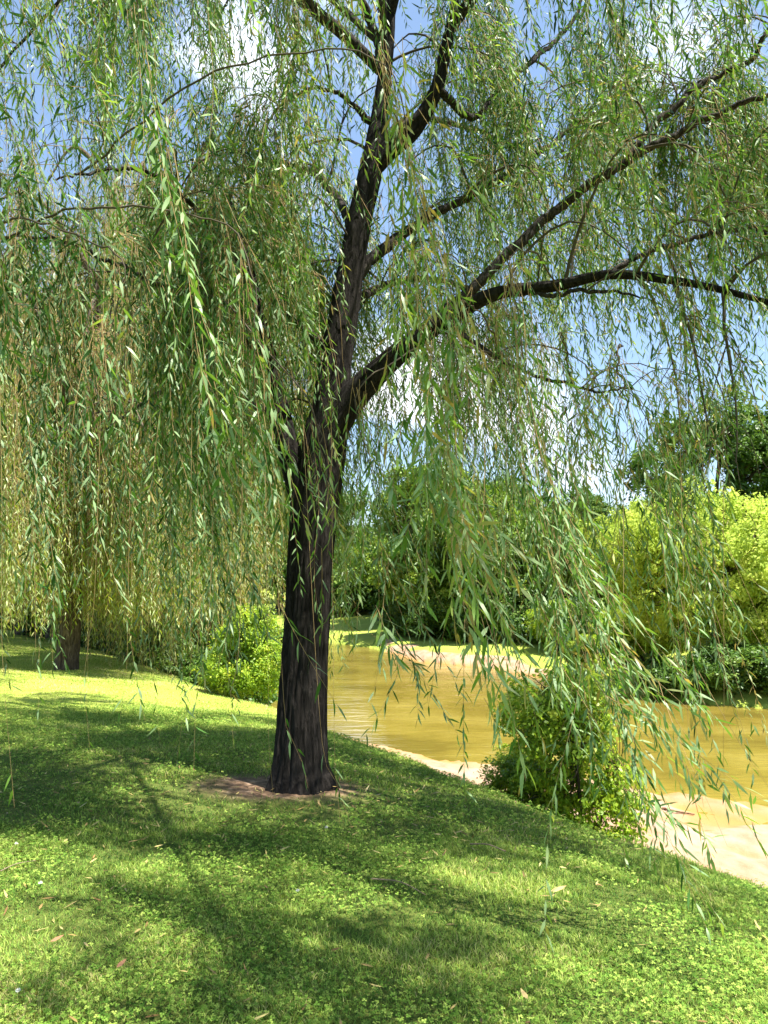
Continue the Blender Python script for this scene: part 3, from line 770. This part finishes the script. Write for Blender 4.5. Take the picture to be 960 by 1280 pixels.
qx, qy = -2.35, 13.6
b2_.location = (qx, qy, zat(qx, qy) - .02)

def place(o, u, d, dz=-.05):
    x = px(u, 730, d)[0]; return (x, d, zat(x, d) + dz)
oak.location = place(oak, 900, 31); oak.scale = (.82, .9, 1.1); oak.rotation_euler = (0, 0, 2.2)
mid.location = place(mid, 790, 34); mid.scale = (.85, .85, .8)
lime.location = place(lime, 955, 23.6); lime.scale = (1.05, 1, 1.28)
dup(lime, place(lime, 1120, 27), 2.6, (1.1, 1.1, 1.35), 'yellow-green tree on the far bank partly cut off by the picture edge')
dup(lime, place(lime, 815, 27.5), 1.7, (.45, .5, .62), 'small yellow-green tree at the end of the lime green one, beside the open grass')
shrub.location = place(shrub, 905, 22.0, -.1); shrub.scale = (1, .9, .8)
n_lab = ['dark shrub at the foot of the lime green tree, beside the fallen log', 'dark shrub at the water edge under the outer boughs of the lime green tree']
dup(shrub, place(shrub, 975, 21.3, -.1), 2.2, (1.1, .9, .8), n_lab[1])
dup(shrub, place(shrub, 835, 22.6, -.1), 4.0, (.8, .8, .7), n_lab[0])
G1 = 'trees beyond the far bank'
for (u, d, rz, s_, lab) in [(700, 37, 1.0, (.75, .75, .88), 'narrow green tree on the far bank between the two taller clumps, under open sky'),
                            (625, 38, 2.0, (1.0, 1.0, 1.0), 'rounded green tree standing behind the far grass and sand bar'),
                            (545, 42, 3.1, (1.3, 1.3, 1.35), 'tall tree seen beneath the big right-hand limb of the willow'),
                            (512, 50, 4.4, (1.4, 1.4, 1.45), 'tall tree seen just beside the willow trunk over the bend of the water'),
                            (845, 38, 5.2, (.9, .9, .85), 'mid green tree tucked between the tall dark tree and its shorter neighbour')]:
    dup(mid, place(mid, u, d), rz, s_, lab)
for (u, d, rz, s_, lab) in [(1020, 36, 1.0, (1.0, 1.0, 1.1), 'dark tree at the picture edge beside the tall dark one'),
                            (590, 56, 2.0, 1.1, 'dark tree far back between the rounded tree and the tall one'),
                            (690, 58, 3.0, 1.0, 'dark tree far back behind the narrow green tree'),
                            (780, 55, 3.7, .9, 'dark tree far back, showing low in the gap right of the narrow tree'),
                            (350, 66, 5.0, 1.2, 'dark tree far back behind the willow trunk'),
                            (425, 84, 1.5, .95, 'most distant dark tree over the strip of sunlit far lawn by the willow trunk'), (480, 88, 2.5, .95, 'most distant dark tree just right of the strip of sunlit far lawn')]:
    dup(oak, place(oak, u, d), rz, s_, lab)
GB = 'dark trees closing the far end of the lawn'
for k, (x, y, s_) in enumerate([(-52, 84, 1.5), (-41, 82, 1.4), (-33, 86, 1.6), (-24, 80, 1.4), (-15, 84, 1.5), (-60, 70, 1.3), (-6, 78, 1.3), (-45, 74, .8), (-37, 75, .75)]):
    dup(oak, (x, y, zat(x, y) - .1), k * 1.3, s_, 'dark tree in the shady row beyond the far end of the lawn', GB)
sh = [(510, 43, 1.3, 'dark shrub at the bend of the river under the tall tree'), (540, 40, 1.1, 'low dark shrub between the sand bar and the tall tree'), (580, 38, 1.2, 'dark shrub directly behind the sand bar'),
      (645, 36, 1.35, 'broad dark shrub casting deep shade at the top of the sunlit far grass'), (700, 34.5, 1.1, 'dark shrub at the right end of the sunlit far grass'), (745, 31, 1.2, 'dark shrub behind the tip of the lime green tree')]
sh += [(428, 60, 2.6, 'large dark shrub at the back of the far lawn, right beside the willow trunk'), (462, 63, 2.6, 'large dark shrub at the back of the far lawn, seen over the open water'), (400, 64, 2.4, 'large dark shrub at the back of the far lawn, half behind the willow trunk'), (496, 58, 2.2, 'large dark shrub closing the far lawn on its right side')]
for (u, d, s_, lab) in sh: dup(shrub, place(shrub, u, d), u * .1, (s_, s_, s_ * 1.15), lab)
ms = make_leafy('shrub', 'shrub', 'bright green shrub in front of the dark ones on the far grass',
                lob(9, 1.4, 1.0, .4, 1.8, .6, 61), [[(0, 0, -.2, .05), (.1, 0, .4, .04), (0, .05, .8, .03)]], M_bush, (520, 40), .11, .26)
ms.location = place(ms, 700, 32.5)
for (u, d, s_, lab) in [(615, 40, 1.1, 'bright green shrub just above the dark hollow over the sand bar'), (520, 45, 1.2, 'bright green shrub at the river bend'), (770, 28.5, .75, 'small bright shrub beside the tip of the lime green tree'),
                        (725, 27.4, .55, 'smallest bright shrub at the water edge of the far bank')]:
    dup(ms, place(ms, u, d), u * .07, s_, lab)
tall = make_leafy('broadleaf_tree', 'tree', 'very tall yellow-green tree filling the sky gap behind the willow trunk',
                  lob(20, 2.5, 3.0, 3.2, 15.5, 1.6, 77), [[(0, 0, -.3, .3), (.1, 0, 3, .24), (0, .1, 7, .17), (.1, .1, 11, .09)]],
                  M_tall, (2600, 40), .17, .42)
tall.location = (-5.7, 26.5, zat(-5.7, 26.5) - .1)
dup(tall, (-12.5, 27.5, zat(-12.5, 27.5) - .1), 2.1, (1.1, 1.1, .9), 'tall yellow-green tree behind the curtain of the slim willow')
# dark undergrowth on the near bank behind the lawn
for (x, y, s_, lab) in [(-4.4, 18.6, .8, 'dark undergrowth shrub below the lawn edge, behind the yellow-green bush'), (-5.6, 20.6, 1.1, 'dark undergrowth shrub at the foot of the tall pale willow'),
                        (-3.2, 16.2, .7, 'dark undergrowth shrub nearest the yellow-green bush'), (-7.2, 23.6, 1.2, 'dark undergrowth shrub on the lawn edge past the slim willow'),
                        (-9.5, 27.5, 1.9, 'large dark thicket shrub between the two pale willows'), (-5.2, 25, 1.9, 'large dark thicket shrub under the very tall yellow-green tree'), (-14.5, 34, 2.2, 'large dark thicket shrub beside the most distant willow')]:
    dup(shrub, (x, y, zat(x, y) - .1), x, s_, lab)

# ------------------------------------------------------------------ log, sticks, leaves on the ground
def stick(name, pts, r, label, cat, m_=M_dead, group=None, sides=8):
    S_ = spline(np.array(pts, float), 20)
    o = link(name, tubes(name, [S_ - S_[0]], [np.linspace(r, r * .5, 20) * (1 + .15 * R.normal(0, 1, 20))], sides, m_)); o.location = S_[0]
    return tag(o, label, cat, group)
def gp(u, v, lift=.01):
    """ground point under a photo pixel"""
    a = px(u, v, 1.0) - np.array([0, 0, CAMZ]); t = np.linspace(2, 60, 3000)
    Pq = a[None] * t[:, None] + np.array([0, 0, CAMZ]); z_ = terrain(Pq[:, 0], Pq[:, 1])[0]
    z_ = np.maximum(z_, WATER); k = np.argmax(Pq[:, 2] < z_); return np.array([Pq[k, 0], Pq[k, 1], z_[k] + lift])
M_log = bark_mat('log_bark', (.05, .02, .012), (.2, .1, .06), 1, .8)
a = gp(868, 838, .25); b = gp(893, 848, .1)
stick('fallen_log', [a, (a + b) / 2 + (0, 0, .02), b + (.25, 0, -.1)], .2, 'short reddish brown log lying at the foot of the lime green tree', 'log', M_log, sides=14)
stick('driftwood', [gp(828, 1012, .02), gp(845, 1017, .03), gp(868, 1020, .02)], .018, 'dark driftwood stick stranded on the pale sand', 'driftwood', M_log)
stick('fallen_twig', [gp(0, 1102, .05), gp(20, 1096, .07), gp(44, 1088, .05)], .004, 'thin grey twig lying in the shaded grass by the picture edge', 'twig')
stick('fallen_twig', [gp(464, 1112, .05), gp(500, 1118, .06), gp(532, 1132, .05)], .004, 'thin curved twig lying on the grass where the shade breaks', 'twig')
stick('fallen_twig', [gp(588, 1063, .04), gp(610, 1068, .06), gp(632, 1073, .04)], .005, 'short brown twig lying in the shade near the bank', 'twig')
def dead_leaf(u, v, c, label, s=.045, rz=0.0, mm=None):
    o_ = gp(u, v, .05); D_ = np.array([[math.cos(rz), math.sin(rz), .1]]); N_ = np.array([[0.1, -.2, 1.0]])
    V_ = leaf_cards(np.zeros((1, 3)), D_, N_, np.array([s]), np.array([s * .45]), np.array([-.3]))
    o = link('fallen_leaf', cards('fallen_leaf', V_, LEAF_F, mm, np.array([.9]))); o.location = o_
    tag(o, label, 'leaf')
M_dl = flat_mat('dry_leaf', (.5, .36, .15)); M_dl2 = flat_mat('brown_leaf', (.34, .17, .09))
dead_leaf(688, 1127, 0, 'long straw-yellow leaf lying in the middle of the dark shadow', .09, -.1, M_dl)
dead_leaf(62, 1192, 0, 'pinkish brown leaf on the sunlit grass in the lower corner', .06, .3, M_dl2)
dead_leaf(145, 1227, 0, 'curled brown leaf on the lit grass near the lower corner', .05, 1.0, M_dl2)
dead_leaf(660, 1267, 0, 'small tan leaf at the very bottom of the lawn', .05, 2.0, M_dl)
dead_leaf(880, 870 + 180, 0, 'tan leaf lying on the edge of the sand', .05, .5, M_dl)
M_flower = flat_mat('clover_flower', (.75, .75, .66))
fl = [(50, 1119), (22, 1262), (372, 1130), (408, 1046), (20, 1068)]
for k, (u, v) in enumerate(fl):
    n = 60; c_ = gp(u, v, .06); d_ = unit(R.normal(0, 1, (n, 3))); d_[:, 2] = np.abs(d_[:, 2]) - .2
    V_ = leaf_cards(d_ * .002, d_, unit(R.normal(0, 1, (n, 3))), np.full(n, .0095), np.full(n, .004), np.full(n, .2))
    o = link('clover_flower', cards('clover_flower', V_, LEAF_F, M_flower, np.zeros(n))); o.location = c_
    lab = ['white clover flower in the shade near the thin grey twig', 'white clover flower in the sunlit lower corner', 'white clover flower on the sunlit patch below the trunk', 'white clover flower just below the trunk', 'white clover flower deep in the shade at the picture edge'][k]
    tag(o, lab, 'flower', 'clover flowers in the lawn')
    st = link('stem', tubes('stem', [np.array([(0, 0, -.06), (.002, 0, -.03), (0, 0, 0)])], [np.array([.0009] * 3)], 5, M_clover), o)

# ------------------------------------------------------------------ far end of the lawn: pale pavement behind dark leaves added as a strip of shade
m, nt, out = mat('pavement')
p = nt.nodes.new('ShaderNodeBsdfPrincipled'); p.inputs['Roughness'].default_value = .85
nt.links.new(ramp(nt, [(.3, (.46, .42, .38)), (.7, (.6, .55, .5))], nz(nt, 2, 5, .6, geo(nt))), p.inputs['Base Color']); nt.links.new(p.outputs[0], out.inputs[0])
def boxmesh(name, x0, x1, y0, y1, z0, z1, mm):
    v = np.array([(x, y, z) for z in (z0, z1) for y in (y0, y1) for x in (x0, x1)], float)
    f = [(0, 2, 3, 1), (4, 5, 7, 6), (0, 1, 5, 4), (2, 6, 7, 3), (0, 4, 6, 2), (1, 3, 7, 5)]
    me = raw_mesh(name, v, np.array(f).ravel(), np.arange(6) * 4, mm); return me
tag(link('pavement', boxmesh('pavement', -90, -20.4, 50, 66, -.6, .10, m)), kind='structure')
shade_row = make_leafy('shade_strip', 'shade_row', 'low row of dark leaves standing in for the strip of shade along the pale pavement at the end of the lawn',
                   [(x, 0, .18, .55, .3, .22) for x in np.arange(-8, 8.1, .7)], [[(0, 0, -.2, .02), (0, 0, .05, .02), (0, 0, .1, .015)]], M_dark, (900, 22), .08, .14)
shade_row.location = (-28.5, 49.2, zat(-28.5, 49.2))  # dark leaves put in for the shadow line in front of the pavement

# ------------------------------------------------------------------ grass
def scatter(n, d0, d1, pw=1.0, spread=.56):
    y = d0 + (d1 - d0) * R.random(n) ** pw; x = (R.random(n) * 2 - 1) * (y * spread + 1.2)
    return x, y
def blades(n, d0, d1, h, w, pw=1.0):
    x, y = scatter(n, d0, d1, pw); z, s, f, sw, pud = terrain(x, y)
    tbd = np.exp(-(((x - tb[0] + .12) / .95) ** 2 + ((y - tb[1] + .15) / .55) ** 2) ** 1.5)
    clump = np.clip(fbm(np.stack([x, y, x * 0], -1) * 2.2 + 40, 3) + .3 * noise(np.stack([x, y, x * 0], -1) * 14), -.8, 1)
    k = (s < 1.9) & (R.random(n) > tbd * 1.1) & (R.random(n) < .9 + .3 * clump)
    x, y, z, clump = x[k], y[k], z[k], clump[k]; n = len(x)
    H = R.uniform(*h, n) * (1 + .35 * clump); a = R.uniform(0, 6.283, n); ln = R.uniform(.2, 1.1, n)
    D_ = np.stack([np.cos(a) * ln, np.sin(a) * ln, np.ones(n)], 1); D_ = unit(D_)
    b_ = a + R.normal(1.57, .5, n); W = R.uniform(*w, n); Sd = np.stack([np.cos(b_), np.sin(b_), np.zeros(n)], 1) * W[:, None] * .5
    B = np.stack([x, y, z - .004], 1); mid_ = B + D_ * (H * .55)[:, None]; tip = B + D_ * H[:, None] + np.stack([np.cos(a), np.sin(a), -.6 + 0 * a], 1) * (H * .25)[:, None]
    V_ = np.stack([B - Sd, B + Sd, mid_ + Sd * .8, mid_ - Sd * .8, tip], 1)
    rn_ = np.clip(.42 + .3 * clump + .16 * fbm(np.stack([x, y, x * 0], -1) * .8 + 7, 2) + R.normal(0, .24, n) + (.3 if d0 > 10 else 0), 0, 1)
    return V_, rn_
GF = [(0, 1, 2, 3), (3, 2, 4)]
bl = [blades(270000, 2.0, 5.5, (.02, .046), (.0025, .0045), .8), blades(210000, 5.5, 11, (.022, .048), (.004, .007), .9), blades(200000, 11, 24, (.02, .045), (.006, .011), .9)]
V = np.concatenate([b_[0] for b_ in bl]); rn = np.concatenate([b_[1] for b_ in bl])
go = link('grass', cards('grass', V, GF, M_blade, rn)); tag(go, 'short mown green grass covering the lawn', 'grass', kind='stuff')
def clover(n, d0, d1, sz):
    x, y = scatter(n, d0, d1, .85); z, s, f, sw, pud = terrain(x, y)
    tbd = np.exp(-(((x - tb[0] + .12) / .95) ** 2 + ((y - tb[1] + .15) / .55) ** 2) ** 1.5)
    cl_ = fbm(np.stack([x, y, x * 0], -1) * 1.3 + 80, 3)
    k = (s < .6) & (R.random(n) > tbd * 1.2) & (cl_ + R.normal(0, .25, n) > .0)
    x, y, z = x[k], y[k], z[k]; n = len(x)
    c_ = np.stack([x, y, z + R.uniform(.02, .05, n)], 1); Nn = unit(np.stack([R.normal(0, .3, n), R.normal(0, .3, n) - .1, np.ones(n)], 1))
    a0 = R.uniform(0, 6.28, n); s_ = R.uniform(*sz, n); out_ = []
    r0 = R.random(n)
    for q in range(3):
        a = a0 + q * 2.094; D_ = np.stack([np.cos(a), np.sin(a), np.zeros(n)], 1); D_ = unit(D_ - Nn * (D_ * Nn).sum(1, keepdims=True)); Sd = np.cross(Nn, D_)
        S1 = s_[:, None]
        out_.append(np.stack([c_, c_ + D_ * S1 * .6 + Sd * S1 * .48 + Nn * S1 * .12, c_ + D_ * S1 * 1.05 + Nn * S1 * .05, c_ + D_ * S1 * .6 - Sd * S1 * .48 + Nn * S1 * .12], 1))
    return np.concatenate(out_), np.concatenate([r0] * 3)
cv = [clover(60000, 2.0, 5.5, (.006, .012)), clover(60000, 5.5, 10.5, (.009, .016))]
V = np.concatenate([c_[0] for c_ in cv]); rn = np.concatenate([c_[1] for c_ in cv])
go = link('clover', cards('clover', V, [(0, 1, 2, 3)], M_clover, rn)); tag(go, 'small clover leaves growing through the shaded lawn', 'clover', kind='stuff')

n = 1300
x = np.r_[R.normal(tb[0], 1.6, n // 2), R.uniform(-4, 4, n // 2)]; y = np.r_[R.normal(tb[1] - .6, 1.3, n // 2), R.uniform(2.2, 9, n // 2)]
z, s, f, sw, pud = terrain(x, y); k = s < 1.0; x, y, z = x[k], y[k], z[k]; n = len(x); a = R.uniform(0, 6.28, n)
V = leaf_cards(np.stack([x, y, z + R.uniform(.008, .045, n)], 1), np.stack([np.cos(a), np.sin(a), R.normal(0, .2, n)], 1), unit(np.stack([R.normal(0, .3, n), R.normal(0, .3, n), np.ones(n)], 1)), R.uniform(.04, .085, n), R.uniform(.008, .014, n), R.uniform(-.3, .1, n))
M_lit = leaf_mat('litter_leaf', [(0, (.16, .09, .035)), (.5, (.36, .26, .09)), (1, (.5, .42, .16))], transl=.15)
tag(link('leaf_litter', cards('leaf_litter', V, LEAF_F, M_lit, R.random(n))), 'dry narrow willow leaves scattered over the lawn and bare soil', 'leaf litter', kind='stuff')

# ------------------------------------------------------------------ light
sd = np.array([.75, -.42]); sd = sd / np.linalg.norm(sd); EL = math.radians(66)
sv = np.array([sd[0] * math.cos(EL), sd[1] * math.cos(EL), math.sin(EL)])
sun = bpy.data.lights.new('sun', 'SUN'); sun.energy = 5.0; sun.angle = math.radians(.53); sun.color = (1, .95, .87)
so = bpy.data.objects.new('sun', sun); C.objects.link(so)
from mathutils import Vector
so.rotation_euler = Vector(tuple(sv)).to_track_quat('Z', 'Y').to_euler()
so.location = (10, 10, 30)
w = bpy.data.worlds.new('World'); SC.world = w; w.use_nodes = True
nt = w.node_tree; nt.nodes.clear()
out = nt.nodes.new('ShaderNodeOutputWorld'); bg = nt.nodes.new('ShaderNodeBackground'); bg.inputs['Strength'].default_value = .082
sky = nt.nodes.new('ShaderNodeTexSky'); sky.sky_type = 'NISHITA'; sky.sun_disc = False
sky.sun_elevation = EL; sky.sun_rotation = math.atan2(sd[0], sd[1]); sky.air_density = 1.0; sky.dust_density = .8; sky.ozone_density = 1.6
tc = nt.nodes.new('ShaderNodeTexCoord').outputs['Generated']
nv = nt.nodes.new('ShaderNodeVectorMath'); nv.operation = 'NORMALIZE'; nt.links.new(tc, nv.inputs[0]); dirv = nv.outputs[0]
cn = nz(nt, 3.4, 8, .58, mapping(nt, dirv, (1, 1, 1.8)), .3)
msk = None
for (u, v, amp, k) in [(420, 20, .34, 30), (270, 20, .16, 160), (520, 480, .30, 70), (700, 500, .28, 90), (740, 610, .20, 160), (850, 30, .25, 120), (0, 330, .12, 200)]:
    d_ = px(u, v, 1.0) - np.array([0, 0, CAMZ]); d_ = d_ / np.linalg.norm(d_)
    dt = nt.nodes.new('ShaderNodeVectorMath'); dt.operation = 'DOT_PRODUCT'; nt.links.new(dirv, dt.inputs[0]); dt.inputs[1].default_value = tuple(d_)
    e = math_(nt, 'MULTIPLY', math_(nt, 'EXPONENT', math_(nt, 'MULTIPLY', math_(nt, 'SUBTRACT', dt.outputs['Value'], 1.0), k * 2.0)), amp)
    msk = e if msk is None else math_(nt, 'ADD', msk, e)
cf = math_(nt, 'ADD', cn, msk)
cloud = ramp(nt, [(.71, (0, 0, 0)), (.86, (1, 1, 1))], cf)
ccol = ramp(nt, [(.7, (4.6, 5.4, 6.8)), (.98, (7.4, 7.6, 8.0))], cf)
sk = nt.nodes.new('ShaderNodeMix'); sk.data_type = 'RGBA'
cm = mixc(nt, cloud, mixc(nt, .18, sky.outputs[0], (2.6, 3.9, 5.6)), ccol)
nt.links.new(cm, bg.inputs[0]); nt.links.new(bg.outputs[0], out.inputs[0])

SC.view_settings.view_transform = 'Standard'; SC.view_settings.look = 'None'; SC.view_settings.gamma = 1
SC.view_settings.exposure = 1.68; SC.view_settings.use_curve_mapping = False
SC.cycles.max_bounces = 7; SC.cycles.transparent_max_bounces = 4; SC.cycles.diffuse_bounces = 3
SC.cycles.glossy_bounces = 3; SC.cycles.transmission_bounces = 4
SC.cycles.caustics_reflective = False; SC.cycles.caustics_refractive = False
